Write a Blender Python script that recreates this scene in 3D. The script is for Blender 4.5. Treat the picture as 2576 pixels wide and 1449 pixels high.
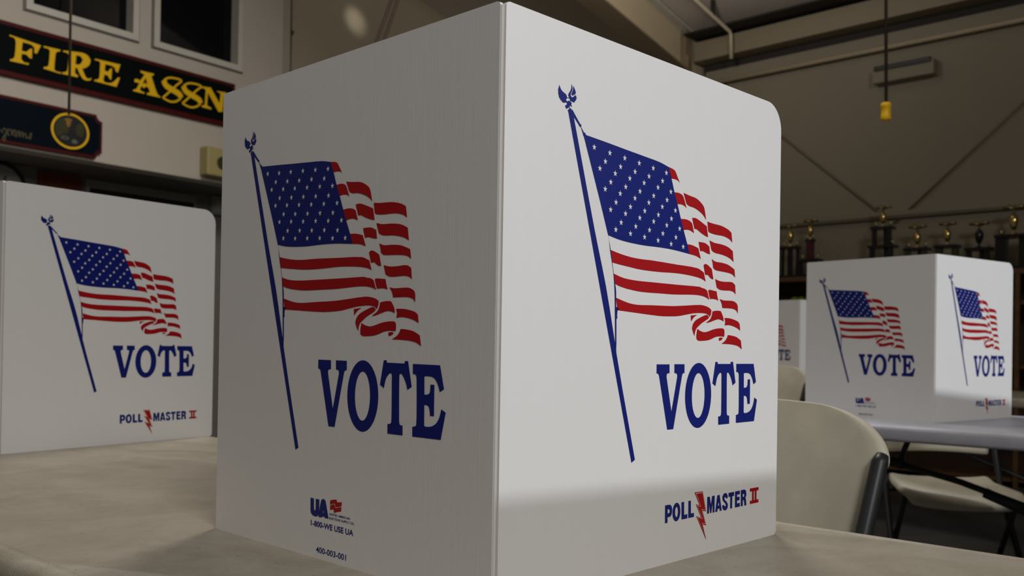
import bpy, bmesh, math, random
from mathutils import Vector, Matrix
from mathutils.geometry import tessellate_polygon

for o in list(bpy.data.objects):
    bpy.data.objects.remove(o)
S = bpy.context.scene
COL = S.collection
random.seed(4)
PI = math.pi

# ------------------------------------------------------------------ camera
cam_data = bpy.data.cameras.new('camera')
cam = bpy.data.objects.new('camera', cam_data)
COL.objects.link(cam)
yaw, pitch, roll = (0.763239, 0.008130, 0.015751)
fw = Vector((-math.sin(yaw) * math.cos(pitch), math.cos(yaw) * math.cos(pitch), math.sin(pitch)))
rt = Vector((math.cos(yaw), math.sin(yaw), 0))
up = rt.cross(fw)
r2 = rt * math.cos(roll) + up * math.sin(roll)
u2 = up * math.cos(roll) - rt * math.sin(roll)
M = Matrix((r2, u2, -fw)).transposed().to_4x4()
M.translation = Vector((0.54893, -0.54234, 0.95947))
cam.matrix_world = M
cam_data.sensor_width = 36.0
cam_data.lens = 36.0 * 2376.17 / 2576.0
cam_data.shift_x = -32.41 / 2576.0
cam_data.shift_y = (841.20 - 724.5) / 2576.0
cam_data.clip_start = 0.02
cam_data.dof.use_dof = True
cam_data.dof.focus_distance = 0.92
cam_data.dof.aperture_fstop = 11.0
S.camera = cam

# ------------------------------------------------------------------ view, world, lights
S.view_settings.view_transform = 'Standard'
S.view_settings.look = 'None'
S.view_settings.exposure = 0.0
S.view_settings.gamma = 1.0
S.view_settings.use_curve_mapping = False
W = bpy.data.worlds.new('world')
S.world = W
W.use_nodes = True
W.node_tree.nodes['Background'].inputs[0].default_value = (0.5, 0.48, 0.45, 1)
W.node_tree.nodes['Background'].inputs[1].default_value = 0.02


def aim(o, target):
    d = Vector(target) - o.location
    o.rotation_euler = d.to_track_quat('-Z', 'Y').to_euler()


def area(name, loc, target, sx, sy, power, color, spread=180):
    l = bpy.data.lights.new(name, 'AREA')
    l.shape = 'RECTANGLE'
    l.size, l.size_y = sx, sy
    l.energy = power
    l.color = color
    l.spread = math.radians(spread)
    o = bpy.data.objects.new(name, l)
    COL.objects.link(o)
    o.location = loc
    aim(o, target)
    return o


def spot(name, loc, target, power, color, angle, blend, radius):
    l = bpy.data.lights.new(name, 'SPOT')
    l.energy = power
    l.color = color
    l.spot_size = math.radians(angle)
    l.spot_blend = blend
    l.shadow_soft_size = radius
    o = bpy.data.objects.new(name, l)
    COL.objects.link(o)
    o.location = loc
    aim(o, target)
    return o


WARM = (1.0, 0.94, 0.86)
COOL = (0.90, 0.945, 1.0)
SOFT = (1.0, 0.98, 0.965)
spot('key_lamp', (4.75, 2.30, 3.30), (0.0, 0.23, 0.80), 470, COOL, 10.7, 0.06, 0.045)
spot('aisle_lamp', (4.45, 2.9, 3.15), (-0.48, 2.54, 0.93), 560, COOL, 12.0, 0.06, 0.07)
spot('far_side_spot', (4.2, 4.5, 3.2), (-2.18, 4.9, 0.98), 420, COOL, 8.0, 0.1, 0.07)  # unseen spot added to brighten the farthest booth's side strip
area('bay_lamp_side', (3.5, -1.2, 3.9), (0.0, 0.3, 0.6), 1.3, 1.3, 102, SOFT)
area('front_fill', (-0.3, -3.6, 4.0), (-0.6, 0.0, 0.6), 1.8, 1.8, 15, (1.0, 0.91, 0.86))  # soft unseen fill added to lift the front panels
area('bay_lamp_left', (-2.05, 2.45, 4.35), (-4.0, 0.3, 0.0), 1.0, 1.0, 72, WARM, 140)
area('roof_fill', (-3.1, 4.4, 3.55), (-3.8, 5.2, 4.6), 0.4, 0.4, 13, WARM)  # unseen upward fill added to brighten the ceiling and rafter web
spot('wall_patch_spot', (-5.2, 3.9, 4.45), (-6.45, 4.50, 3.83), 40, WARM, 10.0, 1.0, 0.04)  # unseen spot added to make the bright patch on the end wall

# ------------------------------------------------------------------ traced outlines (1e-5 m on the booth panels, 1e-4 m on the left wall)
FLAG_BLUE = [[[(6985,44444),(7046,44319),(7180,44109),(7478,43910),(7808,43803),(7976,43662),(8012,43517),(8289,43572),(8261,43632),(8172,43745),(8202,43882),(8395,44139),(8523,44340),(8584,44572),(8578,44833),(8668,44698),(8732,44514),(8722,44359),(8627,44143),(8531,43992),(8502,43833),(8571,43716),(8672,43670),(8838,43725),(8969,43839),(9135,43916),(9269,43943),(9224,43824),(9339,43803),(9261,43699),(9330,43647),(9210,43566),(9245,43520),(9113,43428),(9029,43280),(8915,43266),(8747,43291),(8581,43293),(8493,43329),(8489,43218),(8583,43193),(8659,43098),(8568,42971),(8703,42923),(8678,42831),(8592,42823),(8537,42891),(8491,42856),(8424,42869),(8392,42837),(8347,42776),(8462,42667),(8563,42651),(8651,42571),(8812,42549),(8901,42443),(9868,41497),(9991,41475),(10020,41391),(9975,41273),(10396,40836),(10533,40846),(10689,40663),(13908,40465),(16727,40263),(19680,40069),(21990,39897),(23500,39636),(24016,38568),(24566,37246),(25116,36120),(25753,34699),(26265,33607),(26957,32236),(27367,31257),(24592,31452),(22198,31506),(19891,31477),(18398,31511),(16938,31580),(15510,31717),(14085,31952),(14468,30626),(14744,29462),(14978,28455),(15197,27567),(15358,26918),(15388,26222),(15409,25360),(15502,25347),(15607,25384),(15650,25246),(15771,25184),(15773,25102),(15628,25064),(15574,24544),(15631,24381),(15528,24254),(15476,24212),(15530,21953),(15552,21049),(18651,10842),(18115,10587),(8226,42273),(8124,42406),(8234,42501),(8312,42586),(8397,42628),(8316,42704),(8217,42664),(8134,42569),(8067,42592),(8003,42527),(7904,42500),(7902,42604),(7803,42628),(7847,42689),(7755,42715),(7864,42814),(7994,42904),(8038,43000),(7924,43065),(7728,43014),(7501,42917),(7598,43001),(7317,43003),(7380,43089),(7105,43152),(7189,43203),(6985,43292),(7003,43352),(6925,43388),(6955,43467),(6856,43568),(6887,43639),(6820,43755),(6876,43809),(6828,43950),(6826,44036),(6889,44083),(6906,44203),(6949,44320)],[(15332,21951),(15213,25271),(15136,26825),(14941,28371),(14721,29338),(14407,30458),(14073,31936),(10370,40516),(10300,40553),(10242,40698),(9942,41223),(9716,41307),(9667,41395),(9013,41938),(8930,42076),(12117,32195),(13864,27168)],[(8027,43455),(8290,43507),(8378,43459),(8433,43360),(8416,43226),(8335,43276),(8249,43289),(8184,43255),(8034,43173),(7900,43269),(7898,43321),(7950,43374)]],[[(8814,44729),(8917,44618),(8986,44545),(9021,44486),(9125,44332),(9182,44189),(9132,44047),(9034,43918),(8968,43882),(9011,44045),(8964,44057),(8900,43913),(8801,43849),(8668,43844),(8599,43918),(8630,44034),(8758,44257),(8832,44535)]]]
FLAG_RED = [[[(14468,30626),(15751,30400),(17511,30188),(19178,30119),(20946,30122),(25195,30012),(28885,29900),(30078,29535),(30468,28596),(29812,28811),(28682,28976),(27024,29092),(24878,29140),(22294,29077),(19203,29104),(17125,29258),(15776,29371),(14718,29485)]],[[(14978,28455),(16475,28135),(18531,28006),(20999,27994),(25437,27985),(29324,27996),(29722,27904),(30350,27823),(30791,27642),(31208,26707),(30660,26905),(29857,27059),(28729,27113),(27075,27073),(24827,26978),(22347,26968),(19255,26971),(17176,27135),(15825,27338),(15198,27526)]],[[(15388,26222),(17208,25828),(18726,25696),(21054,25745),(24437,25796),(26562,25921),(29428,26108),(30453,26040),(31206,25866),(31642,25639),(31570,25253),(31370,24896),(31052,25109),(30589,25234),(29676,25267),(28333,25197),(26910,25009),(25517,24824),(23942,24751),(22402,24734),(17913,24951),(15681,25066),(15569,25284)]],[[(27764,24961),(29005,25057),(28343,24774),(27857,24336)]],[[(30707,25111),(31055,25013),(31198,24827),(30948,24660),(29929,24253),(29260,23890),(28819,23598),(28605,23219),(28537,22855),(28331,23089),(28041,23613),(28195,24052),(28685,24471),(29687,24845)]],[[(31855,25518),(32675,25624),(33448,25605),(33694,25355),(34007,24877),(34041,24501),(33533,24656),(32936,24704),(32231,24568),(31303,24339),(30694,24253),(30726,24337),(31411,24673),(31726,25066)]],[[(29020,23615),(29611,23394),(30352,23282),(31096,23391),(32021,23601),(32961,23730),(33977,23739),(34234,23582),(34269,23192),(34205,22846),(33459,22886),(32512,22808),(31813,22605),(31006,22436),(29299,22364),(28902,22535),(28859,22910)]],[[(33165,22720),(33702,22773),(33944,22699),(33768,22534),(33293,22386),(33170,22527)]],[[(34928,23053),(35640,23018),(36763,22851),(37654,22484),(37857,21518),(37166,21833),(36411,21973),(35297,22062),(33695,22099),(34433,22445),(34813,22809)]],[[(34225,24884),(34978,24893),(35840,24812),(36968,24566),(37353,24310),(37473,23580),(36736,23864),(35736,24072),(34998,24134),(34294,24071),(34380,24497)]],[[(33200,26890),(33958,26780),(34928,26789),(35912,26778),(36539,26606),(36858,26354),(36932,25958),(36920,25427),(36624,25735),(35935,25922),(34950,25952),(33775,25941),(33607,26421)]],[[(32293,28983),(33067,28822),(34147,28787),(35673,28821),(36301,28546),(36428,27495),(36136,27712),(35390,27873),(34292,27850),(33210,27880),(32611,28088)]],[[(31562,31054),(32261,30834),(33434,30800),(34800,30668),(36113,30248),(36277,29373),(35692,29663),(34823,29793),(33458,29861),(32285,29930),(31865,30146),(31737,30634)]],[[(31086,32986),(32044,32809),(33383,32761),(34750,32583),(35712,32217),(35918,31043),(35126,31384),(33750,31647),(32071,31761),(31489,31985),(31314,32403)]],[[(30630,34925),(31662,34824),(33331,34747),(34700,34487),(35400,34185),(35601,33136),(34986,33452),(33867,33673),(32187,33700),(31032,33817),(30800,33974)]],[[(26170,37387),(27292,37239),(28544,37093),(29506,36694),(29997,36287),(30383,35079),(29857,35487),(29050,35843),(28099,36089),(27242,36166),(26745,36353),(26457,36858)]],[[(27783,35018),(28439,35052),(29234,34843),(30529,34414),(30801,33302),(30395,33354),(29425,33620),(28625,33924),(28232,33921),(27983,34494)]],[[(29021,32652),(30252,32626),(31070,32338),(31222,31514),(30602,31582),(29872,31747),(29346,31705)]],[[(30022,30288),(30308,30442),(30795,30369),(31589,29992),(31650,29828),(31931,28930),(31592,28942),(31239,29080),(30945,29272),(30713,29315),(30347,29286)]],[[(30986,27684),(31122,27773),(31915,27730),(32598,27668),(32689,27351),(32944,26685),(32527,26796),(31938,26835),(31356,26809),(31173,27151)]],[[(23520,39649),(24586,39435),(25046,38881),(25480,38328),(25131,38505),(24681,38573),(23987,38564)]],[[(24566,37246),(25311,37280),(25948,37143),(26228,36874),(26742,35891),(26401,36070),(25791,36172),(25116,36120)]],[[(25753,34699),(26587,34743),(27358,34649),(27798,34431),(28165,33474),(27538,33660),(26920,33706),(26265,33607)]],[[(26957,32236),(27886,32202),(28990,31986),(29494,30900),(28855,31091),(28223,31192),(27367,31257)]]]
STARS = [(11831,39744),(14095,39570),(16345,39436),(18607,39295),(20876,39137),(23085,38991),(13458,38688),(15727,38535),(17965,38378),(20210,38251),(22458,38098),(12676,37938),(14943,37786),(17167,37636),(19427,37502),(21709,37363),(23898,37207),(14297,36898),(16554,36749),(18791,36609),(21019,36451),(23264,36309),(13491,36154),(15731,36012),(18012,35850),(20242,35693),(22474,35549),(24736,35431),(15119,35116),(17333,34951),(19598,34813),(21838,34676),(24062,34533),(14331,34347),(16586,34221),(18824,34062),(21081,33945),(23279,33790),(25518,33674),(15938,33317),(18210,33174),(20414,33039),(22635,32911),(24886,32737),(15152,32574),(17395,32410),(19630,32286),(21854,32158),(24077,31999),(26193,31896)]
VOTE = [[[(21961,19960),(24140,19947),(24162,19052),(23835,19045),(23690,18932),(23665,18760),(23732,18414),(24587,15189),(25452,18442),(25514,18761),(25459,18966),(25234,19044),(25012,19059),(24989,19959),(26775,19948),(26797,19048),(26612,19038),(26460,18952),(26361,18778),(24942,13418),(23906,13418),(22395,18780),(22294,18952),(22176,19038),(21964,19070)]],[[(31809,16684),(31779,17213),(31691,17729),(31545,18219),(31347,18671),(31100,19074),(30811,19419),(30487,19696),(30135,19899),(29766,20023),(29387,20064),(29008,20023),(28638,19899),(28287,19696),(27963,19419),(27674,19074),(27427,18671),(27229,18219),(27083,17729),(26994,17213),(26965,16684),(26994,16155),(27083,15640),(27229,15149),(27427,14697),(27674,14294),(27963,13949),(28287,13672),(28638,13469),(29008,13345),(29387,13304),(29766,13345),(30135,13469),(30487,13672),(30811,13949),(31100,14294),(31347,14697),(31545,15149),(31691,15640),(31779,16155)],[(30563,16674),(30548,17038),(30505,17394),(30433,17731),(30336,18043),(30215,18321),(30073,18558),(29914,18749),(29742,18889),(29561,18974),(29375,19003),(29189,18974),(29008,18889),(28836,18749),(28677,18558),(28535,18321),(28414,18043),(28316,17731),(28245,17394),(28202,17038),(28187,16674),(28202,16310),(28245,15954),(28316,15617),(28414,15305),(28535,15027),(28677,14790),(28836,14599),(29008,14459),(29189,14374),(29375,14345),(29561,14374),(29742,14459),(29914,14599),(30073,14790),(30215,15027),(30336,15305),(30433,15617),(30505,15954),(30548,16310)]],[[(32562,20159),(32991,20157),(33019,19941),(35580,19926),(35645,20158),(36081,20156),(36652,17867),(36055,17565),(35839,18135),(35533,18610),(35232,18928),(35031,19005),(34883,18901),(34864,18277),(34945,14719),(34999,14436),(35177,14322),(35446,14323),(35469,13426),(33279,13422),(33256,14311),(33562,14334),(33765,14429),(33837,14767),(33796,18544),(33775,18884),(33612,19010),(33330,18890),(32998,18556),(32816,18190),(32629,17567),(32038,17868)]],[[(36765,19926),(40453,19905),(41012,17845),(40477,17583),(40210,18184),(39887,18609),(39571,18807),(39135,18890),(38460,18886),(38376,18823),(38417,17288),(38564,17253),(38992,17339),(39171,17559),(39216,18182),(39736,18179),(39747,15431),(39227,15437),(39153,15889),(39021,16215),(38772,16338),(38429,16361),(38453,14538),(38577,14456),(39191,14474),(39743,14644),(40171,14950),(40496,15455),(40705,16110),(41282,15838),(40688,13449),(36852,13437),(36829,14323),(37127,14341),(37364,14490),(37402,15313),(37318,18488),(37248,18870),(37064,19012),(36789,19021)]]]
POLL = [[[(23728,5886),(24466,5876),(24724,5797),(24919,5527),(24950,5325),(24875,4888),(24624,4671),(24173,4652),(24187,4108),(23747,4105)],[(24179,5455),(24409,5438),(24523,5301),(24527,5127),(24418,5052),(24189,5044)]],[[(26408,5002),(26391,5209),(26339,5406),(26257,5583),(26148,5731),(26017,5842),(25871,5911),(25717,5935),(25564,5911),(25418,5842),(25287,5731),(25177,5583),(25095,5406),(25044,5209),(25027,5002),(25044,4794),(25095,4597),(25177,4420),(25287,4272),(25418,4161),(25564,4092),(25717,4068),(25871,4092),(26017,4161),(26148,4272),(26257,4420),(26339,4597),(26391,4794)],[(25979,5004),(25973,5116),(25954,5223),(25924,5319),(25884,5399),(25837,5459),(25783,5496),(25727,5509),(25671,5496),(25618,5459),(25570,5399),(25530,5319),(25500,5223),(25481,5116),(25475,5004),(25481,4891),(25500,4784),(25530,4689),(25570,4609),(25618,4548),(25671,4511),(25727,4498),(25783,4511),(25837,4548),(25884,4609),(25924,4689),(25954,4784),(25973,4891)]],[[(26588,5887),(27056,5885),(27090,4555),(27660,4552),(27670,4120),(26632,4123)]],[[(27832,5875),(28282,5876),(28316,4549),(28878,4533),(28889,4123),(27849,4124)]],[[(31347,5903),(31830,5903),(32082,5013),(32278,5907),(32787,5905),(32785,4134),(32420,4136),(32413,5132),(32161,4140),(31942,4140),(31717,5106),(31723,4141),(31354,4133)]],[[(33291,5878),(33759,5892),(34216,4144),(33823,4153),(33767,4425),(33407,4414),(33337,4132),(32930,4127)],[(33447,4752),(33553,5163),(33710,4765)]],[[(35374,5362),(35025,5374),(34952,5515),(34822,5529),(34725,5433),(34800,5238),(35185,4982),(35412,4689),(35420,4366),(35206,4151),(34860,4084),(34510,4205),(34325,4493),(34319,4706),(34695,4690),(34748,4551),(34878,4509),(35015,4600),(34940,4795),(34537,5080),(34332,5342),(34324,5662),(34565,5903),(34910,5962),(35212,5845),(35368,5604)]],[[(35540,5907),(36672,5908),(36684,5464),(36308,5461),(36312,4156),(35908,4160),(35904,5466),(35552,5466)]],[[(36876,5920),(37874,5920),(37884,5527),(37296,5523),(37303,5262),(37819,5261),(37829,4879),(37313,4881),(37322,4554),(37909,4570),(37920,4160),(36892,4154)]],[[(38091,5930),(38843,5930),(39163,5777),(39256,5465),(39231,5192),(39057,4991),(39188,4839),(39291,4140),(38869,4150),(38771,4693),(38664,4787),(38528,4775),(38524,4146),(38117,4154)],[(38510,5477),(38729,5476),(38827,5345),(38810,5210),(38707,5150),(38518,5148)]]]
ROMAN = [[[(40007,5928),(41920,5914),(41908,5562),(41472,5557),(41477,4551),(41913,4542),(41923,4177),(40054,4181),(40044,4541),(40505,4529),(40499,5556),(40017,5579)],[(40876,5545),(41070,5553),(41075,4550),(40903,4541)]]]
BOLT = [(28943,6647),(30484,6590),(31158,4427),(30471,4575),(31234,2942),(30555,3117),(31226,1420),(29299,4139),(30228,3871),(29203,5390),(29879,5211)]
UA_BLUE = [[[(-26533,5909),(-25948,5905),(-25894,4794),(-25814,4722),(-25700,4765),(-25607,4887),(-25619,5902),(-24994,5915),(-24994,4668),(-25110,4379),(-25297,4216),(-25681,4146),(-26168,4233),(-26449,4471),(-26510,4850)]],[[(-24677,5857),(-24445,6023),(-24208,6052),(-23921,5926),(-23354,4231),(-23964,4211),(-24061,4316),(-24421,4310),(-24484,4192),(-25123,4185)],[(-24357,4711),(-24249,4905),(-24140,4719)]]]
UA_RED = [[[(-23148,6051),(-22715,6176),(-22119,6273),(-21997,6171),(-21974,6013),(-21205,6139),(-21220,5754),(-21688,5607),(-22189,5530),(-22288,5759),(-22428,5832),(-22795,5762),(-23135,5621)]],[[(-23115,5570),(-22701,5715),(-22472,5761),(-22331,5672),(-22280,5492),(-22095,5462),(-21596,5566),(-21254,5664),(-21268,5226),(-21947,5081),(-22310,4951),(-22476,4982),(-22502,5221),(-22733,5233),(-23120,5111)]]]
SMALL_TEXT = {'UNITED AMERICAN': [(-23226,4611),(-19835,4630),(-23232,4831)],'ELECTION SUPPLY CO.': [(-23242,4209),(-19102,4263),(-23248,4440)],'1-800-WE USE UA': [(-26427,3136),(-19249,3257),(-26445,3720)],'400-003-001': [(-25427,605),(-20342,636),(-25223,1197)]}
FIRE = [[[(414,28597),(2440,28438),(2178,27837),(2025,27840),(2019,28156),(1829,28319),(1258,28337),(1211,27774),(1504,27765),(1734,28021),(1876,28092),(1872,27433),(1720,27438),(1507,27596),(1215,27580),(1197,27220),(1392,27057),(1685,27088),(1645,26976),(487,26940),(525,27067),(687,27133),(782,27326),(829,28306),(702,28483),(456,28500)]],[[(2595,28453),(3733,28492),(3690,28376),(3471,28275),(3404,28127),(3336,27108),(3453,27005),(3807,27004),(3764,26906),(2625,26977),(2665,27091),(2880,27169),(2964,27320),(3033,28248),(2900,28361),(2640,28345)]],[[(3911,28494),(5177,28673),(5596,28601),(5816,28343),(5748,28011),(5474,27720),(5245,27619),(5390,27297),(5534,27063),(5721,27035),(5906,27151),(5863,26979),(5585,26877),(5305,26919),(5069,27219),(4925,27540),(4759,27571),(4749,27187),(4980,27065),(4937,26948),(3853,26927),(3895,27043),(4117,27123),(4222,27280),(4291,28311),(4136,28421),(3930,28394)],[(4816,28401),(5090,28427),(5260,28247),(5191,28007),(5010,27828),(4773,27787)]],[[(6114,28508),(7998,28570),(7813,27971),(7665,27981),(7581,28237),(7365,28321),(6881,28320),(6842,27873),(7083,27841),(7272,28115),(7388,28144),(7336,27352),(7219,27370),(7089,27568),(6828,27597),(6760,27171),(6906,27069),(7292,27113),(7581,27318),(7820,27604),(7987,27644),(7736,26940),(6098,26971),(6143,27071),(6378,27172),(6470,27330),(6516,28338),(6400,28427),(6135,28396)]],[[(9511,28522),(10602,28550),(10552,28423),(10397,28329),(10896,27166),(11165,27005),(11145,26934),(10061,26923),(10089,27052),(10296,27127),(10207,27392),(10017,27510),(9814,27321),(9636,27450),(9508,27158),(9696,27059),(9882,27053),(9853,26933),(8983,26945),(9031,27049),(9233,27142),(9458,27616),(9070,27601),(9086,27811),(9320,27866),(9475,27789),(9556,27846),(9856,28294),(9565,28394)],[(9705,27598),(9943,28107),(10097,27670),(9889,27716)]],[[(14576,28556),(15391,28642),(16221,27612),(16289,28369),(15927,28511),(16828,28571),(16734,28407),(16591,28304),(16499,27008),(16140,26934),(15166,28189),(15093,27219),(15483,27100),(15486,26980),(14609,26996),(14641,27123),(14894,27227),(14964,28344),(14810,28440),(14579,28427)]]]
S_FAT = [[(11407,28242),(11597,27920),(12232,27697),(12697,27539),(12813,27320)],[(13039,28213),(13236,27885),(13896,27657),(14380,27495),(14500,27272)]]
S_THIN = [[(11337,26976),(11923,26834),(12412,26940),(12814,27271),(12730,27575),(12231,27726),(11630,27880),(11388,28142),(11586,28419),(12049,28606),(12852,28591),(12442,28134),(11908,27556),(11337,26976)],[(12966,26922),(13574,26777),(14083,26885),(14501,27222),(14413,27532),(13895,27686),(13270,27843),(13019,28110),(13225,28393),(13705,28584),(14541,28568),(14114,28102),(13559,27513),(12966,26922)]]
SCRIPT = [[(-8,22467),(114,22366),(196,22298)],[(137,22454),(271,22605),(380,22417),(321,22154),(287,21814),(163,21958),(358,22287),(477,22435)],[(489,22647),(481,22268),(603,22249)],[(573,22537),(678,22599),(725,22314),(791,22284)],[(766,22280),(818,22584),(950,22567),(906,22264),(1014,22242)],[(1015,22200),(1090,22552),(1173,22567),(1204,22235),(1298,22549),(1398,22525),(1404,22230),(1507,22504),(1616,22482),(1621,22227),(1737,22334)],[(1764,22254),(1969,22548),(1867,22572),(1931,22327),(1823,22222)]]

# ------------------------------------------------------------------ materials
def mat(name, col, rough=0.5, metal=0.0, spec=0.5, var=0.0, vscale=6.0, bump=0.0, bscale=60.0, stretch=(1, 1, 1), emit=None):
    m = bpy.data.materials.new(name)
    m.use_nodes = True
    nt = m.node_tree
    b = nt.nodes['Principled BSDF']
    b.inputs['Base Color'].default_value = (*col, 1)
    b.inputs['Roughness'].default_value = rough
    b.inputs['Metallic'].default_value = metal
    b.inputs['Specular IOR Level'].default_value = spec
    tc = nt.nodes.new('ShaderNodeTexCoord')
    mp = nt.nodes.new('ShaderNodeMapping')
    mp.inputs['Scale'].default_value = stretch
    nt.links.new(tc.outputs['Object'], mp.inputs['Vector'])
    if var:
        n = nt.nodes.new('ShaderNodeTexNoise')
        n.inputs['Scale'].default_value = vscale
        n.inputs['Detail'].default_value = 5
        nt.links.new(mp.outputs[0], n.inputs['Vector'])
        r = nt.nodes.new('ShaderNodeValToRGB')
        lo = [max(0, c * (1 - var)) for c in col]
        hi = [min(1, c * (1 + var)) for c in col]
        r.color_ramp.elements[0].color = (*lo, 1)
        r.color_ramp.elements[1].color = (*hi, 1)
        r.color_ramp.elements[0].position = 0.3
        r.color_ramp.elements[1].position = 0.7
        nt.links.new(n.outputs['Fac'], r.inputs['Fac'])
        nt.links.new(r.outputs['Color'], b.inputs['Base Color'])
    if bump:
        n2 = nt.nodes.new('ShaderNodeTexNoise')
        n2.inputs['Scale'].default_value = bscale
        n2.inputs['Detail'].default_value = 3
        nt.links.new(mp.outputs[0], n2.inputs['Vector'])
        bp = nt.nodes.new('ShaderNodeBump')
        bp.inputs['Strength'].default_value = bump
        bp.inputs['Distance'].default_value = 0.002
        nt.links.new(n2.outputs['Fac'], bp.inputs['Height'])
        nt.links.new(bp.outputs[0], b.inputs['Normal'])
    if emit:
        b.inputs['Emission Color'].default_value = (*emit[0], 1)
        b.inputs['Emission Strength'].default_value = emit[1]
    return m


def flutes(m, pitch=0.0031, depth=0.00002):
    """regular vertical flutes of corrugated plastic, running across x + y"""
    nt = m.node_tree
    b = nt.nodes['Principled BSDF']
    tc = nt.nodes.new('ShaderNodeTexCoord')
    sp = nt.nodes.new('ShaderNodeSeparateXYZ')
    nt.links.new(tc.outputs['Object'], sp.inputs[0])
    ad = nt.nodes.new('ShaderNodeMath')
    ad.operation = 'ADD'
    nt.links.new(sp.outputs['X'], ad.inputs[0])
    nt.links.new(sp.outputs['Y'], ad.inputs[1])
    mu = nt.nodes.new('ShaderNodeMath')
    mu.operation = 'MULTIPLY'
    mu.inputs[1].default_value = 2 * PI / pitch
    nt.links.new(ad.outputs[0], mu.inputs[0])
    sn = nt.nodes.new('ShaderNodeMath')
    sn.operation = 'SINE'
    nt.links.new(mu.outputs[0], sn.inputs[0])
    bp = nt.nodes.new('ShaderNodeBump')
    bp.inputs['Strength'].default_value = 0.5
    bp.inputs['Distance'].default_value = depth
    old = b.inputs['Normal'].links[0].from_socket if b.inputs['Normal'].links else None
    if old:
        nt.links.new(old, bp.inputs['Normal'])
    nt.links.new(sn.outputs[0], bp.inputs['Height'])
    nt.links.new(bp.outputs[0], b.inputs['Normal'])


def table_material(name, base, dirt, speck):
    m = mat(name, base, 0.45, bump=0.25, bscale=420.0)
    nt = m.node_tree
    b = nt.nodes['Principled BSDF']
    tc = nt.nodes.new('ShaderNodeTexCoord')
    n = nt.nodes.new('ShaderNodeTexNoise')
    n.inputs['Scale'].default_value = 7.0
    n.inputs['Detail'].default_value = 8
    n.inputs['Roughness'].default_value = 0.7
    n.inputs['Distortion'].default_value = 1.2
    nt.links.new(tc.outputs['Object'], n.inputs['Vector'])
    r = nt.nodes.new('ShaderNodeValToRGB')
    r.color_ramp.elements[0].position = 0.32
    r.color_ramp.elements[1].position = 0.62
    r.color_ramp.elements[0].color = (*dirt, 1)
    r.color_ramp.elements[1].color = (*base, 1)
    nt.links.new(n.outputs['Fac'], r.inputs['Fac'])
    n3 = nt.nodes.new('ShaderNodeTexNoise')
    n3.inputs['Scale'].default_value = 260.0
    n3.inputs['Detail'].default_value = 2
    mp = nt.nodes.new('ShaderNodeMapping')
    mp.inputs['Scale'].default_value = (0.6, 1.0, 1.0)
    nt.links.new(tc.outputs['Object'], mp.inputs['Vector'])
    nt.links.new(mp.outputs[0], n3.inputs['Vector'])
    r3 = nt.nodes.new('ShaderNodeValToRGB')
    r3.color_ramp.elements[0].position = 0.24
    r3.color_ramp.elements[1].position = 0.33
    r3.color_ramp.elements[0].color = (*speck, 1)
    r3.color_ramp.elements[1].color = (1, 1, 1, 1)
    nt.links.new(n3.outputs['Fac'], r3.inputs['Fac'])
    mx = nt.nodes.new('ShaderNodeMix')
    mx.data_type = 'RGBA'
    mx.blend_type = 'MULTIPLY'
    mx.inputs[0].default_value = 0.8
    nt.links.new(r.outputs['Color'], mx.inputs[6])
    nt.links.new(r3.outputs['Color'], mx.inputs[7])
    nt.links.new(mx.outputs[2], b.inputs['Base Color'])
    return m


M_PANEL = mat('corrugated_white_plastic', (0.80, 0.79, 0.775), 0.42, var=0.006, vscale=1.0, bump=0.035, bscale=1.0, stretch=(230, 230, 1.0), spec=0.35)
flutes(M_PANEL)
M_HINGE = mat('hinge_white_plastic', (0.74, 0.73, 0.71), 0.4)
M_GROOVE = mat('hinge_groove', (0.52, 0.49, 0.45), 0.5)
M_BLUE = mat('print_blue', (0.005, 0.013, 0.17), 0.4, spec=0.3)
M_RED = mat('print_red', (0.40, 0.003, 0.006), 0.4, spec=0.3)
M_STAR = mat('print_white', (0.78, 0.77, 0.76), 0.4, spec=0.3)
M_BOLTL = mat('print_cream', (0.75, 0.55, 0.45), 0.4, spec=0.3)
M_TABLE = table_material('stained_cream_tabletop', (0.415, 0.375, 0.298), (0.30, 0.265, 0.195), (0.30, 0.27, 0.20))
M_TABLE2 = table_material('blue_grey_tabletop', (0.47, 0.475, 0.52), (0.40, 0.405, 0.45), (0.75, 0.74, 0.72))
M_LEG = mat('charcoal_tube', (0.020, 0.021, 0.023), 0.42, spec=0.4)
M_TLEG = mat('grey_table_tube', (0.05, 0.05, 0.055), 0.45)
M_CHAIR = mat('cream_chair_plastic', (0.62, 0.585, 0.47), 0.5, var=0.08, vscale=14, bump=0.10, bscale=420)
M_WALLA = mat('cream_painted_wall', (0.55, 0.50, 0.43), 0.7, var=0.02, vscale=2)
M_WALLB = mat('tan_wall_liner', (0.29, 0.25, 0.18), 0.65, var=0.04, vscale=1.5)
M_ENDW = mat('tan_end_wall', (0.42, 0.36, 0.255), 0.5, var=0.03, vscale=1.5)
M_CEIL = mat('grey_roof_insulation', (0.64, 0.57, 0.50), 0.6, var=0.05, vscale=2)
M_STRUT = mat('tan_strut', (0.30, 0.25, 0.165), 0.5)
M_EAVESHADE = mat('painted_eave_shade', (0.035, 0.03, 0.025), 0.8)  # near-black colour standing in for shade around the eave strut
M_BEIGE = mat('beige_steel', (0.56, 0.465, 0.31), 0.5, var=0.03, vscale=3)
M_BROWNF = mat('brown_flange', (0.25, 0.19, 0.12), 0.5)
M_TRIMG = mat('grey_trim', (0.42, 0.38, 0.31), 0.6)
M_WFRAME = mat('window_frame_cream', (0.60, 0.57, 0.50), 0.5)
M_WLINE = mat('window_caulk_grey', (0.16, 0.15, 0.13), 0.6)
M_DARKROOM = mat('dark_room', (0.012, 0.012, 0.012), 0.9)
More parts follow.
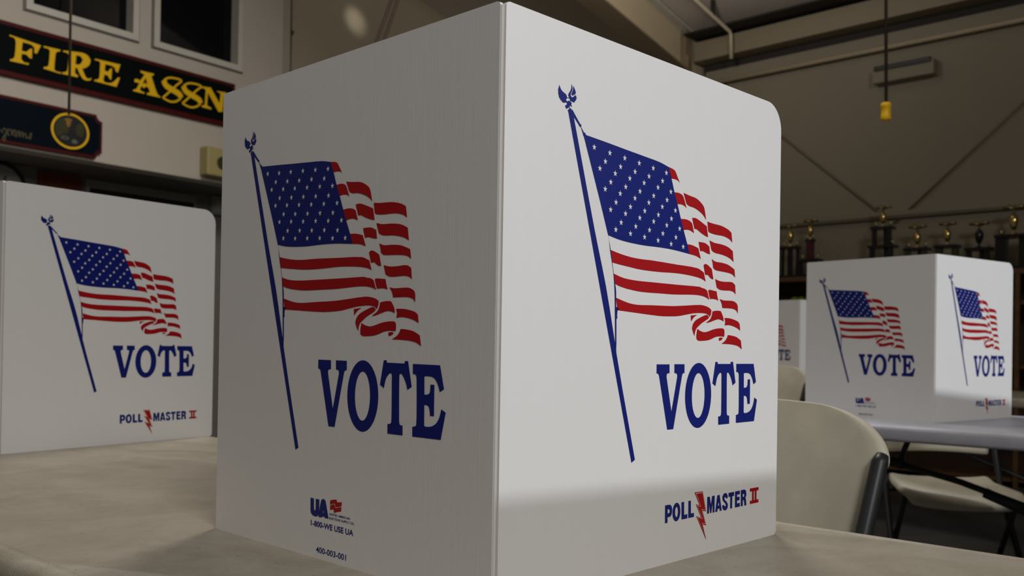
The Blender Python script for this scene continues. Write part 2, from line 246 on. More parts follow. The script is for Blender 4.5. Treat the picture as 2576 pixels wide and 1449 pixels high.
M_GLASS = mat('window_glass', (0.006, 0.006, 0.007), 0.04, spec=0.12)
M_SIGNB = mat('black_green_sign', (0.003, 0.006, 0.006), 0.5, spec=0.03)
M_SIGNN = mat('navy_sign', (0.004, 0.008, 0.014), 0.5, spec=0.03)
M_SIGNR = mat('dark_red_border', (0.075, 0.008, 0.007), 0.5, spec=0.1)
M_GOLD = mat('gold_letter', (0.92, 0.55, 0.010), 0.5, spec=0.15)
M_GOLDD = mat('dull_gold_script', (0.07, 0.058, 0.02), 0.5)
M_FLOOR = mat('dark_concrete', (0.085, 0.082, 0.08), 0.45, var=0.15, vscale=3)
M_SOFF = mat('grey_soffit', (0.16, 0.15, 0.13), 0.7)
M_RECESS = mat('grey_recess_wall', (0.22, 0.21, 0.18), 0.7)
M_CORK = mat('brown_board', (0.16, 0.035, 0.012), 0.8)
M_BLACK = mat('black_plastic', (0.008, 0.008, 0.008), 0.4)
M_CLOCKF = mat('clock_face', (0.42, 0.41, 0.39), 0.5)
M_BOXY = mat('yellowed_box', (0.42, 0.36, 0.15), 0.5)
M_YEL = mat('yellow_connector', (0.95, 0.56, 0.004), 0.4)
M_CORD = mat('dark_cord', (0.030, 0.018, 0.010), 0.6)
M_CORD2 = mat('brown_grey_cord', (0.085, 0.062, 0.040), 0.6)
M_ROPE = mat('maroon_cable', (0.045, 0.018, 0.013), 0.6)
M_PIPE = mat('cream_pipe', (0.62, 0.53, 0.37), 0.5)
M_WOOD = mat('brown_wood', (0.13, 0.066, 0.025), 0.5, var=0.25, vscale=3, stretch=(1, 6, 6))
M_CASED = mat('dark_case_inside', (0.045, 0.02, 0.012), 0.7)
M_TGOLD = mat('trophy_gold', (0.72, 0.54, 0.20), 0.12, metal=1.0)
M_TDULL = mat('trophy_dull_gold', (0.33, 0.28, 0.13), 0.3, metal=0.9)
M_TBLK = mat('trophy_black', (0.010, 0.010, 0.011), 0.25)
M_TRED = mat('trophy_red', (0.075, 0.012, 0.015), 0.25)
M_TGRN = mat('trophy_olive', (0.05, 0.05, 0.02), 0.3)
M_LIME = mat('lime_ball', (0.30, 0.36, 0.01), 0.7)
M_GREYBOX = mat('grey_box', (0.30, 0.285, 0.25), 0.5)
M_RAILD = mat('dark_rail', (0.15, 0.125, 0.085), 0.6)
M_ROD = mat('tan_rod', (0.22, 0.18, 0.12), 0.6)


# ------------------------------------------------------------------ mesh helpers
def link(name, bm, m, parent=None, loc=None, rotz=0.0, smooth=False):
    me = bpy.data.meshes.new(name)
    bmesh.ops.recalc_face_normals(bm, faces=bm.faces)
    bm.to_mesh(me)
    bm.free()
    for x in (m if isinstance(m, (list, tuple)) else [m]):
        me.materials.append(x)
    if smooth:
        for p in me.polygons:
            p.use_smooth = True
    o = bpy.data.objects.new(name, me)
    COL.objects.link(o)
    if parent:
        o.parent = parent
    if loc is not None:
        o.location = loc
    o.rotation_euler[2] = rotz
    return o


def tag(o, label, cat, group=None):
    o['label'] = label
    o['category'] = cat
    if group:
        o['group'] = group
    return o


def struct(o):
    o['kind'] = 'structure'
    return o


def empty(name, loc=(0, 0, 0), rotz=0.0):
    o = bpy.data.objects.new(name, None)
    COL.objects.link(o)
    o.location = loc
    o.rotation_euler[2] = rotz
    o.empty_display_size = 0.05
    return o


def dup(root, loc, rotz):
    r = root.copy()
    COL.objects.link(r)
    r.location = loc
    r.rotation_euler[2] = rotz
    for ch in list(root.children):
        c = ch.copy()
        COL.objects.link(c)
        c.parent = r
        for g in list(ch.children):
            d = g.copy()
            COL.objects.link(d)
            d.parent = c
    return r


def box(bm, x0, x1, y0, y1, z0, z1, mi=0):
    vs = [bm.verts.new((x, y, z)) for z in (z0, z1) for y in (y0, y1) for x in (x0, x1)]
    for f in ((0, 1, 3, 2), (4, 6, 7, 5), (0, 4, 5, 1), (2, 3, 7, 6), (0, 2, 6, 4), (1, 5, 7, 3)):
        bm.faces.new([vs[i] for i in f]).material_index = mi
    return vs


def bxo(name, m, b, parent=None, loc=None, rotz=0.0, bev=0.0):
    bm = bmesh.new()
    box(bm, *b)
    if bev:
        bmesh.ops.bevel(bm, geom=bm.edges[:], offset=bev, segments=2, affect='EDGES', profile=0.6)
    return link(name, bm, m, parent, loc, rotz)


def tube(bm, pts, r, n=12, ry=None, mi=0, cap=True):
    pts = [Vector(p) for p in pts]
    ry = ry or r
    rings = []
    ref = None
    for i, p in enumerate(pts):
        t = (pts[min(i + 1, len(pts) - 1)] - pts[max(i - 1, 0)]).normalized()
        if ref is None:
            ref = Vector((0, 0, 1)) if abs(t.z) < 0.9 else Vector((1, 0, 0))
        a = ref - t * ref.dot(t)
        if a.length < 1e-4:
            a = Vector((0, 1, 0)) - t * t.y
        a.normalize()
        ref = a
        b = t.cross(a)
        rr = r[i] if isinstance(r, (list, tuple)) else r
        r2_ = ry[i] if isinstance(ry, (list, tuple)) else ry
        rings.append([bm.verts.new(p + a * math.cos(q) * rr + b * math.sin(q) * r2_) for q in [2 * PI * k / n for k in range(n)]])
    for A, B in zip(rings, rings[1:]):
        for k in range(n):
            bm.faces.new((A[k], A[(k + 1) % n], B[(k + 1) % n], B[k])).material_index = mi
    if cap:
        bm.faces.new(rings[0][::-1]).material_index = mi
        bm.faces.new(rings[-1]).material_index = mi


def lathe(bm, prof, c=(0, 0, 0), n=20, mi=0):
    c = Vector(c)
    rings = []
    for r, z in prof:
        if r < 1e-5:
            rings.append([bm.verts.new(c + Vector((0, 0, z)))])
        else:
            rings.append([bm.verts.new(c + Vector((r * math.cos(2 * PI * k / n), r * math.sin(2 * PI * k / n), z))) for k in range(n)])
    for A, B in zip(rings, rings[1:]):
        for k in range(n):
            a = [A[k % len(A)], A[(k + 1) % len(A)], B[(k + 1) % len(B)], B[k % len(B)]]
            f = []
            for v in a:
                if v not in f:
                    f.append(v)
            if len(f) > 2:
                bm.faces.new(f).material_index = mi


def smooth_loop(pts, sub=3, lim=42.0):
    """round gentle bends of a traced outline, keep its sharp corners"""
    n = len(pts)
    P = [Vector((p[0], p[1])) for p in pts]
    corner = []
    for i in range(n):
        a, b = P[i] - P[i - 1], P[(i + 1) % n] - P[i]
        if a.length < 1e-9 or b.length < 1e-9:
            corner.append(True)
            continue
        corner.append(math.degrees(a.angle(b)) > lim)
    out = []
    for i in range(n):
        p1, p2 = P[i], P[(i + 1) % n]
        if corner[i] and corner[(i + 1) % n]:
            out.append(p1)
            continue
        p0 = P[i - 1] if not corner[i] else p1 - (p2 - p1)
        p3 = P[(i + 2) % n] if not corner[(i + 1) % n] else p2 + (p2 - p1)
        L = (p2 - p1).length
        t1, t2 = p2 - p0, p3 - p1
        t1 = t1 / max(t1.length, 1e-9) * L
        t2 = t2 / max(t2.length, 1e-9) * L
        for k in range(sub):
            s = k / sub
            h = (2 * s**3 - 3 * s**2 + 1, s**3 - 2 * s**2 + s, -2 * s**3 + 3 * s**2, s**3 - s**2)
            out.append(p1 * h[0] + t1 * h[1] + p2 * h[2] + t2 * h[3])
    return out


def flat(bm, loops, fn, mi=0, sm=True):
    """fill an outline (first loop) minus its holes; fn maps 2D to 3D"""
    L = [smooth_loop(l) if sm else [Vector((p[0], p[1])) for p in l] for l in loops]
    v3 = [[Vector((p.x, p.y, 0)) for p in l] for l in L]
    vs = [bm.verts.new(fn(p.x, p.y)) for l in L for p in l]
    for t in tessellate_polygon(v3):
        try:
            bm.faces.new([vs[i] for i in t]).material_index = mi
        except ValueError:
            pass


def inset_poly(pts, d):
    n = len(pts)
    P = [Vector((p[0], p[1])) for p in pts]
    area2 = sum(P[i - 1].x * P[i].y - P[i].x * P[i - 1].y for i in range(n))
    sg = 1 if area2 > 0 else -1
    out = []
    for i in range(n):
        a = (P[i] - P[i - 1]).normalized()
        b = (P[(i + 1) % n] - P[i]).normalized()
        na, nb = Vector((-a.y, a.x)) * sg, Vector((-b.y, b.x)) * sg
        m = na + nb
        k = max(1 + na.dot(nb), 0.35)
        out.append(P[i] + m * d / k)
    return out


def text_mesh(bm, body, x0, x1, z0, cap, fn, mi=0, weight=0.0):
    """lettering set in the built-in face, fitted to the span x0..x1 and the cap height"""
    cu = bpy.data.curves.new('lettering', 'FONT')
    cu.body = body
    cu.size = 1.0
    cu.offset = weight
    cu.resolution_u = 3
    ob = bpy.data.objects.new('lettering', cu)
    COL.objects.link(ob)
    bpy.context.view_layer.update()
    me = ob.evaluated_get(bpy.context.evaluated_depsgraph_get()).to_mesh()
    xs = [v.co.x for v in me.vertices]
    ys = sorted(v.co.y for v in me.vertices)
    ax, bx, ay, by = min(xs), max(xs), ys[0], ys[-1]
    vs = [bm.verts.new(fn(x0 + (v.co.x - ax) / (bx - ax) * (x1 - x0), z0 + (v.co.y - ay) / (by - ay) * cap)) for v in me.vertices]
    for p in me.polygons:
        try:
            bm.faces.new([vs[i] for i in p.vertices]).material_index = mi
        except ValueError:
            pass
    ob.to_mesh_clear()
    bpy.data.objects.remove(ob)
    bpy.data.curves.remove(cu)


def sc5(loop):
    return [(a * 1e-5, b * 1e-5) for a, b in loop]


# ------------------------------------------------------------------ room shell
TZ = 0.74
TH = math.radians(8.0)
WO = Vector((-6.0, 1.45, 0))            # left wall frame: s along the wall, n out of it
WD = Vector((-math.sin(TH), math.cos(TH), 0))
WN = Vector((math.cos(TH), math.sin(TH), 0))
ROT_A = PI / 2 + TH                      # local x = along wall, local -y = out of the wall


def wpt(s, n, z):
    return WO + WD * s + WN * n + Vector((0, 0, z))


EAVE_Y, EAVE_Z, SLOPE = 7.0, 3.80, 0.24


def roof_z(y):
    return EAVE_Z + SLOPE * (EAVE_Y - y)


X0, X1, Y0 = -7.6, 5.6, -5.2
XE = -6.45
struct(bxo('floor', M_FLOOR, (X0, X1, Y0, 7.2, -0.1, 0.0)))
bm = bmesh.new()
vs = [bm.verts.new(p) for p in ((X0, 7.2, roof_z(7.2)), (X1, 7.2, roof_z(7.2)), (X1, Y0, roof_z(Y0)), (X0, Y0, roof_z(Y0)))]
vs2 = [bm.verts.new(v.co + Vector((0, 0, 0.1))) for v in vs]
bm.faces.new(vs)
bm.faces.new(vs2[::-1])
for i in range(4):
    bm.faces.new((vs[i], vs[(i + 1) % 4], vs2[(i + 1) % 4], vs2[i]))
struct(link('ceiling', bm, M_CEIL))
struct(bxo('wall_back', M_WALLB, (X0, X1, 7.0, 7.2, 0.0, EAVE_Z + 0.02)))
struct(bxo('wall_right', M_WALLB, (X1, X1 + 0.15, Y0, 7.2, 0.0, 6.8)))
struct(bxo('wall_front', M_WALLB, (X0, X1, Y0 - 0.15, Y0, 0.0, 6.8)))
bm = bmesh.new()
prof = [(3.72, 0), (7.0, 0), (7.0, EAVE_Z), (3.72, roof_z(3.72))]
a = [bm.verts.new((XE, y, z)) for y, z in prof]
b = [bm.verts.new((XE - 0.15, y, z)) for y, z in prof]
bm.faces.new(a)
bm.faces.new(b[::-1])
for i in range(4):
    bm.faces.new((a[i], a[(i + 1) % 4], b[(i + 1) % 4], b[i]))
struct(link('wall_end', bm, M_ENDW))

# left wall: the upper storey of an office block, two windows cut in, a recess below
WZ0, WZ1, S0, S1 = 2.155, 4.32, -6.2, 2.25
holes = [(0.152, 0.945, 3.062, 3.86), (1.066, 1.840, 3.058, 3.86)]
ss = sorted({S0, S1, *[h[0] for h in holes], *[h[1] for h in holes]})
zz = sorted({WZ0, WZ1, 3.06, 3.86})
bm = bmesh.new()
for i in range(len(ss) - 1):
    for j in range(len(zz) - 1):
        cs, cz = (ss[i] + ss[i + 1]) / 2, (zz[j] + zz[j + 1]) / 2
        if any(h[0] < cs < h[1] and h[2] < cz < h[3] for h in holes):
            continue
        box(bm, ss[i], ss[i + 1], 0.0, 0.16, zz[j], zz[j + 1])
bmesh.ops.remove_doubles(bm, verts=bm.verts, dist=1e-4)
struct(link('wall_left', bm, M_WALLA, loc=WO, rotz=ROT_A))
struct(bxo('trim_1', M_TRIMG, (S1, 2.345, 0.02, 0.2, 0.0, WZ1), loc=WO, rotz=ROT_A))
struct(bxo('trim_2', M_SOFF, (S0, 2.25, 0.16, 0.60, 2.156, 2.25), loc=WO, rotz=ROT_A))
struct(bxo('wall_recess', M_RECESS, (S0, 2.25, 0.60, 0.70, 0.0, 2.25), loc=WO, rotz=ROT_A))
for k, (a0, a1, z0, z1) in enumerate(holes):
    w = struct(empty('window_%d' % (k + 1), WO, ROT_A))
    bm = bmesh.new()
    t = 0.045
    for q in ((a0, a1, z0, z0 + t), (a0, a1, z1 - t, z1), (a0, a0 + t, z0 + t, z1 - t), (a1 - t, a1, z0 + t, z1 - t)):
        box(bm, q[0], q[1], -0.022, 0.10, q[2], q[3])
    link('window_frame', bm, M_WFRAME, w)
    bm = bmesh.new()
    t = 0.012
    for q in ((a0 - t, a1 + t, z0 - t, z0), (a0 - t, a1 + t, z1, z1 + t), (a0 - t, a0, z0, z1), (a1, a1 + t, z0, z1)):
        box(bm, q[0], q[1], -0.008, 0.01, q[2], q[3])
    link('window_caulk', bm, M_WLINE, w)
    bxo('window_pane', M_GLASS, (a0 + 0.045, a1 - 0.045, 0.07, 0.08, z0 + 0.045, z1 - 0.045), w)
struct(bxo('wall_office', M_DARKROOM, (S0, 2.2, 0.62, 0.68, 2.26, WZ1), loc=WO, rotz=ROT_A))

# rigid steel frame against the back wall, eave strut, roof purlins and wall lines
XR = -4.43
fr = struct(empty('trim_3', (XR, 0, 0)))


def yz_prism(name, pts, x0, x1, m, parent):
    bm = bmesh.new()
    a = [bm.verts.new((x0, y, z)) for y, z in pts]
    b = [bm.verts.new((x1, y, z)) for y, z in pts]
    bm.faces.new(a)
    bm.faces.new(b[::-1])
    for i in range(len(pts)):
        bm.faces.new((a[i], a[(i + 1) % len(pts)], b[(i + 1) % len(pts)], b[i]))
    return link(name, bm, m, parent)


yl = -4.0
bot = lambda y: 3.53 + 0.255 * (6.38 - y)
top = lambda y: roof_z(y) - 0.012
yz_prism('rafter_web', [(6.66, bot(6.66)), (6.66, top(6.66)), (yl, top(yl)), (yl, bot(yl))], -0.008, 0.008, M_BEIGE, fr)
yz_prism('rafter_flange', [(6.66, bot(6.66)), (6.66, bot(6.66) - 0.014), (yl, bot(yl) - 0.014), (yl, bot(yl))], -0.11, 0.11, M_BROWNF, fr)
yz_prism('rafter_cap', [(7.0, top(7.0)), (7.0, top(7.0) - 0.02), (yl, top(yl) - 0.02), (yl, top(yl))], -0.08, 0.08, M_WFRAME, fr)
bxo('column_web', M_BEIGE, (-0.008, 0.03, 6.78, 6.985, 0.0, 3.84), fr)
bxo('column_flange', M_BROWNF, (-0.09, 0.09, 6.665, 6.68, 0.0, 3.6), fr)
bxo('column_stiffener', M_BROWNF, (-0.06, 0.05, 6.68, 6.78, 0.0, 3.86), fr)
st = struct(empty('trim_4', (0, 0, 0)))
bxo('eave_strut', M_STRUT, (XR + 0.06, X1 - 0.02, 6.80, 6.985, 3.57, 3.745), st)
bxo('eave_shade_strip', M_EAVESHADE, (XR + 0.06, X1 - 0.02, 6.62, 6.98, 3.775, 3.79), st)  # dark plate painted as the shade under the roof above the strut
bxo('strut_shade_strip', M_EAVESHADE, (XR + 0.06, X1 - 0.02, 6.97, 6.998, 3.49, 3.565), st)  # dark plate on the wall deepening the shade below the strut
bxo('liner_band', M_WALLB, (XR + 0.09, X1 - 0.02, 6.955, 6.995, 3.40, 3.50), st)
bm = bmesh.new()
tube(bm, [(XR + 0.1, 6.945, 3.385), (X1 - 0.05, 6.945, 3.365)], 0.018)
link('wall_pipe', bm, M_PIPE, st, smooth=True)
pu = struct(empty('trim_5', (0, 0, 0)))
for y in (3.9, 2.7, 1.5):
    bxo('roof_purlin', M_TRIMG, (XR + 0.12, X1 - 0.02, y - 0.03, y + 0.03, roof_z(y) - 0.10, roof_z(y) - 0.012), pu)
rl = struct(empty('trim_6', (0, 0, 0)))
bxo('girt_lip', M_RAILD, (XR + 0.1, X1 - 0.02, 6.955, 6.995, 1.998, 2.022), rl)
bxo('girt_face', M_WALLB, (XR + 0.1, X1 - 0.02, 6.97, 6.995, 2.024, 2.06), rl)

# ------------------------------------------------------------------ voting booths
BW, BH, BT, CF = 0.460, 0.500, 0.004, 0.47545
V0 = 0.0009


def panel_mesh(name, ax, parent, rounded):
    """ax 0: front panel along -x ; 1: right side panel along +y ; 2: left side panel along +y"""
    r = 0.030
    g = 0.0035
    out = [(g, 0.0), (BW - 0.004, 0.0), (BW, 0.004)] if rounded else [(g, 0.0), (BW - g, 0.0)]
    if rounded:
        out += [(BW - r + r * math.cos(q), BH - r + r * math.sin(q)) for q in [PI / 2 * k / 10 for k in range(11)]]
        out += [(g + 0.004, BH), (g + 0.0012, BH - 0.001), (g, BH - 0.003)]
    else:
        out += [(BW - g, BH - 0.002), (BW - g - 0.002, BH), (g + 0.004, BH), (g + 0.0012, BH - 0.001), (g, BH - 0.003)]
    bm = bmesh.new()
    f = {0: lambda u, v, d: (-u, d, v), 1: lambda u, v, d: (-d, u, v), 2: lambda u, v, d: (-BW + d, u, v)}[ax]
    A = [bm.verts.new(f(u, v, 0.0)) for u, v in out]
    B = [bm.verts.new(f(u, v, BT)) for u, v in out]
    bm.faces.new(A)
    bm.faces.new(B[::-1])
    for i in range(len(out)):
        bm.faces.new((A[i], A[(i + 1) % len(out)], B[(i + 1) % len(out)], B[i]))
    return link(name, bm, M_PANEL, parent)


def flag_print(fn, fn2, parent):
    bm = bmesh.new()
    for sh in FLAG_BLUE:
        flat(bm, [sc5(l) for l in sh], fn, 0)
    for sh in FLAG_RED:
        flat(bm, [sc5(l) for l in sh], fn, 1)
    for a, b in STARS:
        c = Vector((a * 1e-5, b * 1e-5))
        pts = []
        for k in range(10):
            r = 0.0031 if k % 2 == 0 else 0.00122
            q = PI / 2 + PI * k / 5
            pts.append((c.x + r * math.cos(q), c.y + r * math.sin(q)))
        flat(bm, [pts], fn2, 2, sm=False)
    return link('flag_print', bm, [M_BLUE, M_RED, M_STAR], parent)


def word_print(fn, parent):
    bm = bmesh.new()
    for sh in VOTE:
        flat(bm, [sc5(l) for l in sh], fn)
    return link('word_print', bm, M_BLUE, parent)


def poll_print(fn, fn2, fn3, parent):
    bm = bmesh.new()
    for sh in POLL:
        flat(bm, [sc5(l) for l in sh], fn, 0)
    for sh in ROMAN:
        flat(bm, [sc5(l) for l in sh], fn, 1, sm=False)
    P = sc5(BOLT)
    flat(bm, [P], fn, 1, sm=False)
    flat(bm, [[tuple(p) for p in inset_poly(P, 0.0009)]], fn2, 2, sm=False)
    flat(bm, [[tuple(p) for p in inset_poly(P, 0.0015)]], fn3, 1, sm=False)
    return link('nameplate_print', bm, [M_BLUE, M_RED, M_BOLTL], parent)


def maker_print(fn, parent):
    bm = bmesh.new()
    for sh in UA_BLUE:
        flat(bm, [sc5(l) for l in sh], fn, 0)
    for sh in UA_RED:
        flat(bm, [sc5(l) for l in sh], fn, 1)
    for body, (a, b, c) in SMALL_TEXT.items():
        w = {'1-800-WE USE UA': 0.022, '400-003-001': 0.012}.get(body, 0.012)
        text_mesh(bm, body, a[0] * 1e-5, b[0] * 1e-5, a[1] * 1e-5, (c[1] - a[1]) * 1e-5, fn, 0, w)
    return link('maker_print', bm, [M_BLUE, M_RED], parent)


def make_booth():
    root = empty('voting_booth')
    e = 0.00025
    fp = panel_mesh('front_panel', 0, root, False)
    F = lambda d: (lambda u, v: (u - CF, -d, v - V0))
    flag_print(F(e), F(2 * e), fp)
    word_print(F(e), fp)
    maker_print(lambda u, v: (u, -e, v), fp)
    sp = panel_mesh('side_panel', 1, root, True)
    G = lambda d: (lambda u, v: (d, u, v))
    flag_print(G(e), G(2 * e), sp)
    word_print(G(e), sp)
    poll_print(G(e), G(2 * e), G(3 * e), sp)
    panel_mesh('side_panel', 2, root, True)
    for sx in (0, -BW):
        bm = bmesh.new()
        s = 1 if sx == 0 else -1
        g = 0.0036
        # living hinge: a flat ledge, then a groove beside the side panel
        pr_ = [(-g * s, 0.0003), (-g * s + 0.0012 * s, 0.0006), (-0.0012 * s, 0.0017), (-0.0016 * s, 0.0026), (-0.0004 * s, g), (-0.004 * s, g), (-g * s, 0.004)]
        pr_ = [(sx + x, y) for x, y in pr_]
        lo = [bm.verts.new((x, y, 0.0)) for x, y in pr_]
        hi = [bm.verts.new((x, y, BH - 0.0035)) for x, y in pr_]
        n = len(pr_)
        for i in range(n):
            fc = bm.faces.new((lo[i], lo[(i + 1) % n], hi[(i + 1) % n], hi[i]))
            fc.material_index = 1 if i in (2, 3) else 0
        bm.faces.new(hi)
        bm.faces.new(lo[::-1])
        link('hinge', bm, [M_HINGE, M_GROOVE], root)
    return root


BG = 'voting booths set out on the folding tables'
booth = make_booth()
booth.location = (0, 0, TZ)
tag(booth, 'white plastic voting booth nearest the camera, largest in view, standing on the stained cream table', 'voting booth', BG)
for (x, y, r, lab) in (
    (-1.330, 0.042, 0.157, 'white voting booth at the left edge of the photo, farther along the stained cream table'),
    (-0.504, 2.313, -0.168, 'white voting booth standing on the blue-grey table behind, both printed faces in view'),
    (-2.18, 4.70, -0.14, 'farthest white voting booth, a sliver showing just right of the nearest booth'),
    (1.244, 0.305, -0.077, 'white voting booth on the next table to the right, outside the frame beside the camera'),
    (0.784, 2.215, -0.34, 'white voting booth at the far right end of the blue-grey table, outside the frame'),
):
    tag(dup(booth, (x, y, TZ), r), lab, 'voting booth', BG)


# ------------------------------------------------------------------ folding tables
def rr_loop(L, D, rad, ins, n=8):
    x, y, r = L / 2 - ins, D / 2 - ins, max(rad - ins, 0.004)
    out = []
    for cx, cy, q0 in ((x - r, y - r, 0), (-x + r, y - r, PI / 2), (-x + r, -y + r, PI), (x - r, -y + r, 1.5 * PI)):
        out += [(cx + r * math.cos(q0 + PI / 2 * k / n), cy + r * math.sin(q0 + PI / 2 * k / n)) for k in range(n + 1)]
    return out


def make_table(m, L=2.44, D=0.76):
    root = empty('folding_table')
    bm = bmesh.new()
    rings = []
    for ins, z in ((0.3, 0), (0.060, 0), (0.030, 0.0), (0.027, -0.0004), (0.024, -0.0016), (0.021, 0.0), (0.014, 0), (0.006, -0.0025), (0.0015, -0.008), (0, -0.014), (0.001, -0.036), (0.006, -0.045), (0.03, -0.045), (0.05, -0.03), (0.3, -0.03)):
        rings.append([bm.verts.new((x, y, z)) for x, y in rr_loop(L, D, 0.055, ins)])
    n = len(rings[0])
    for A, B in zip(rings, rings[1:]):
        for k in range(n):
            bm.faces.new((A[k], A[(k + 1) % n], B[(k + 1) % n], B[k]))
    bm.faces.new(rings[0])
    bm.faces.new(rings[-1][::-1])
    link('tabletop', bm, m, root, smooth=True)
    for s in (-1, 1):
        bm = bmesh.new()
        for t in (-1, 1):
            tube(bm, [(s * (L / 2 - 0.28), t * 0.27, -0.032), (s * (L / 2 - 0.25), t * 0.27, -TZ)], 0.015)
        tube(bm, [(s * (L / 2 - 0.255), -0.27, -TZ + 0.12), (s * (L / 2 - 0.255), 0.27, -TZ + 0.12)], 0.011)
        tube(bm, [(s * (L / 2 - 0.28), -0.27, -0.05), (s * (L / 2 - 0.28), 0.27, -0.05)], 0.011)
        link('leg_frame', bm, M_TLEG, root, smooth=True)
        bm = bmesh.new()
        xh = -0.19 if s > 0 else -0.29
        e = s * (L / 2 - 0.26)
        tube(bm, [(xh, 0.0, -0.148), (xh + s * 0.20, 0.0, -0.190), (e, 0.0, -0.47)], 0.010, ry=0.013)
        tube(bm, [(xh + s * 0.27, 0.0, -0.215), (xh + s * 0.42, 0.0, -0.270)], 0.016, ry=0.017)
        tube(bm, [(xh + s * 0.045, 0.0, -0.029), (xh + s * 0.045, 0.0, -0.07), (xh + s * 0.015, 0.0, -0.148)], 0.009, ry=0.013)
        tube(bm, [(xh - s * 0.04, 0.0, -0.142), (xh + s * 0.03, 0.0, -0.152)], 0.016, ry=0.02)
        link('leg_brace', bm, M_LEG, root, smooth=True)
    return root


TG = 'folding tables holding the voting booths'
tab = make_table(M_TABLE)
r = math.radians(2.0)
cxy = Vector((-0.78, 0.15))
tab.location = (-0.79, 0.1425, TZ)
tab.rotation_euler[2] = r
tag(tab, 'stained cream folding table in the foreground under the nearest booth', 'table', TG)
t2 = make_table(M_TABLE2)
r2_ = math.radians(4.5)
t2.location = (-0.50, 2.492, TZ)
t2.rotation_euler[2] = r2_
tag(t2, 'blue-grey folding table at the right with black folding leg brace below', 'table', TG)
t3 = dup(tab, (-1.62, 4.66, TZ), math.radians(-12))
tag(t3, 'cream folding table farthest back, under the farthest booth', 'table', TG)
t4 = dup(tab, (1.75, 0.50, TZ), math.radians(1.0))
tag(t4, 'cream folding table continuing the front row to the right, outside the frame', 'table', TG)


# ------------------------------------------------------------------ folding chairs (local: faces -y)
def make_chair():
    root = empty('folding_chair')
    # seat: moulded, front lip rolled down
    bm = bmesh.new()
    nx, ny = 16, 14
    grid = []
    for j in range(ny + 1):
        row = []
        v = j / ny
        y = -0.215 + 0.43 * v
        for i in range(nx + 1):
            u = -1 + 2 * i / nx
            hw = 0.212 - 0.03 * v - 0.020 * max(0.0, 0.25 - v) / 0.25
            yy = y - 0.035 * (1 - u * u) * (1 - v)
            lip = max(0.0, 0.22 - v) / 0.22
            z = 0.450 + 0.010 * u ** 4 - 0.030 * lip ** 2 - 0.012 * math.sin(PI * v) * (1 - u * u) + 0.016 * max(0.0, v - 0.8) / 0.2
            row.append(bm.verts.new((hw * u, yy, z)))
        grid.append(row)
    for A, B in zip(grid, grid[1:]):
        for i in range(nx):
            bm.faces.new((A[i], A[i + 1], B[i + 1], B[i]))
    s = link('seat', bm, M_CHAIR, root, smooth=True)
    md = s.modifiers.new('thickness', 'SOLIDIFY')
    md.thickness = 0.028
    md.offset = -1
    s.modifiers.new('round', 'SUBSURF').levels = 1
    s.modifiers['round'].render_levels = 1
    # backrest
    bm = bmesh.new()
    nx, ny = 16, 34
    zb, zt, R_ = 0.555, 0.872, 0.115
    grid = []
    for j in range(ny + 1):
        t = j / ny
        t = 1 - (1 - t) ** 1.35
        z = zb + (zt - zb) * t
        hw = 0.192 + 0.036 * min(1, (z - zb) / 0.235)
        hw += 0.020 * min(1, max(0, (z - 0.780) / 0.016))
        if z > 0.803:
            q = (z - 0.803) / (zt - 0.803)
            hw = hw - 0.135 + 0.135 * math.sqrt(max(0, 1 - q * q))
        row = []
        for i in range(nx + 1):
            u = -1 + 2 * i / nx
            x = hw * u
            zz_ = z - 0.010 * (x / 0.23) ** 2 - (0.012 * (1 - t) * 0)
            y = 0.19 + 0.27 * (z - 0.45) + 0.030 * (1 - (x / 0.233) ** 2)
            row.append(bm.verts.new((x, y, zz_)))
        grid.append(row)
    for A, B in zip(grid, grid[1:]):
        for i in range(nx):
            bm.faces.new((A[i], A[i + 1], B[i + 1], B[i]))
    bk = link('backrest', bm, M_CHAIR, root, smooth=True)
    md = bk.modifiers.new('thickness', 'SOLIDIFY')
    md.thickness = 0.022
    md.offset = 0
    bk.modifiers.new('round', 'SUBSURF').levels = 1
    bk.modifiers['round'].render_levels = 1
    for sx in (-1, 1):
        bm = bmesh.new()
        ln = lambda z: 0.19 + 0.27 * (z - 0.45)
        tube(bm, [(sx * 0.237, ln(0.80) - 0.004, 0.803), (sx * 0.236, ln(0.79) - 0.008, 0.793), (sx * 0.211, ln(0.56) - 0.006, 0.56), (sx * 0.208, 0.135, 0.43), (sx * 0.218, -0.05, 0.21), (sx * 0.222, -0.19, 0.012)], [0.009, 0.0125, 0.0125, 0.0115, 0.011, 0.011], ry=[0.009, 0.012, 0.012, 0.012, 0.012, 0.012])
        tube(bm, [(sx * 0.222, -0.185, 0.016), (sx * 0.222, -0.195, 0.0)], 0.015)
        link('leg', bm, M_LEG, root, smooth=True)
        bm = bmesh.new()
        tube(bm, [(sx * 0.190, -0.10, 0.415), (sx * 0.190, 0.06, 0.22), (sx * 0.190, 0.235, 0.012)], 0.0105)
        tube(bm, [(sx * 0.190, 0.232, 0.016), (sx * 0.190, 0.238, 0.0)], 0.0145)
        link('leg', bm, M_LEG, root, smooth=True)
    for w, y, z in ((0.19, 0.155, 0.105), (0.218, -0.09, 0.155), (0.206, 0.135, 0.415)):
        bm = bmesh.new()
        tube(bm, [(-w, y, z), (w, y, z)], 0.009)
        link('crossbar', bm, M_LEG, root, smooth=True)
    return root


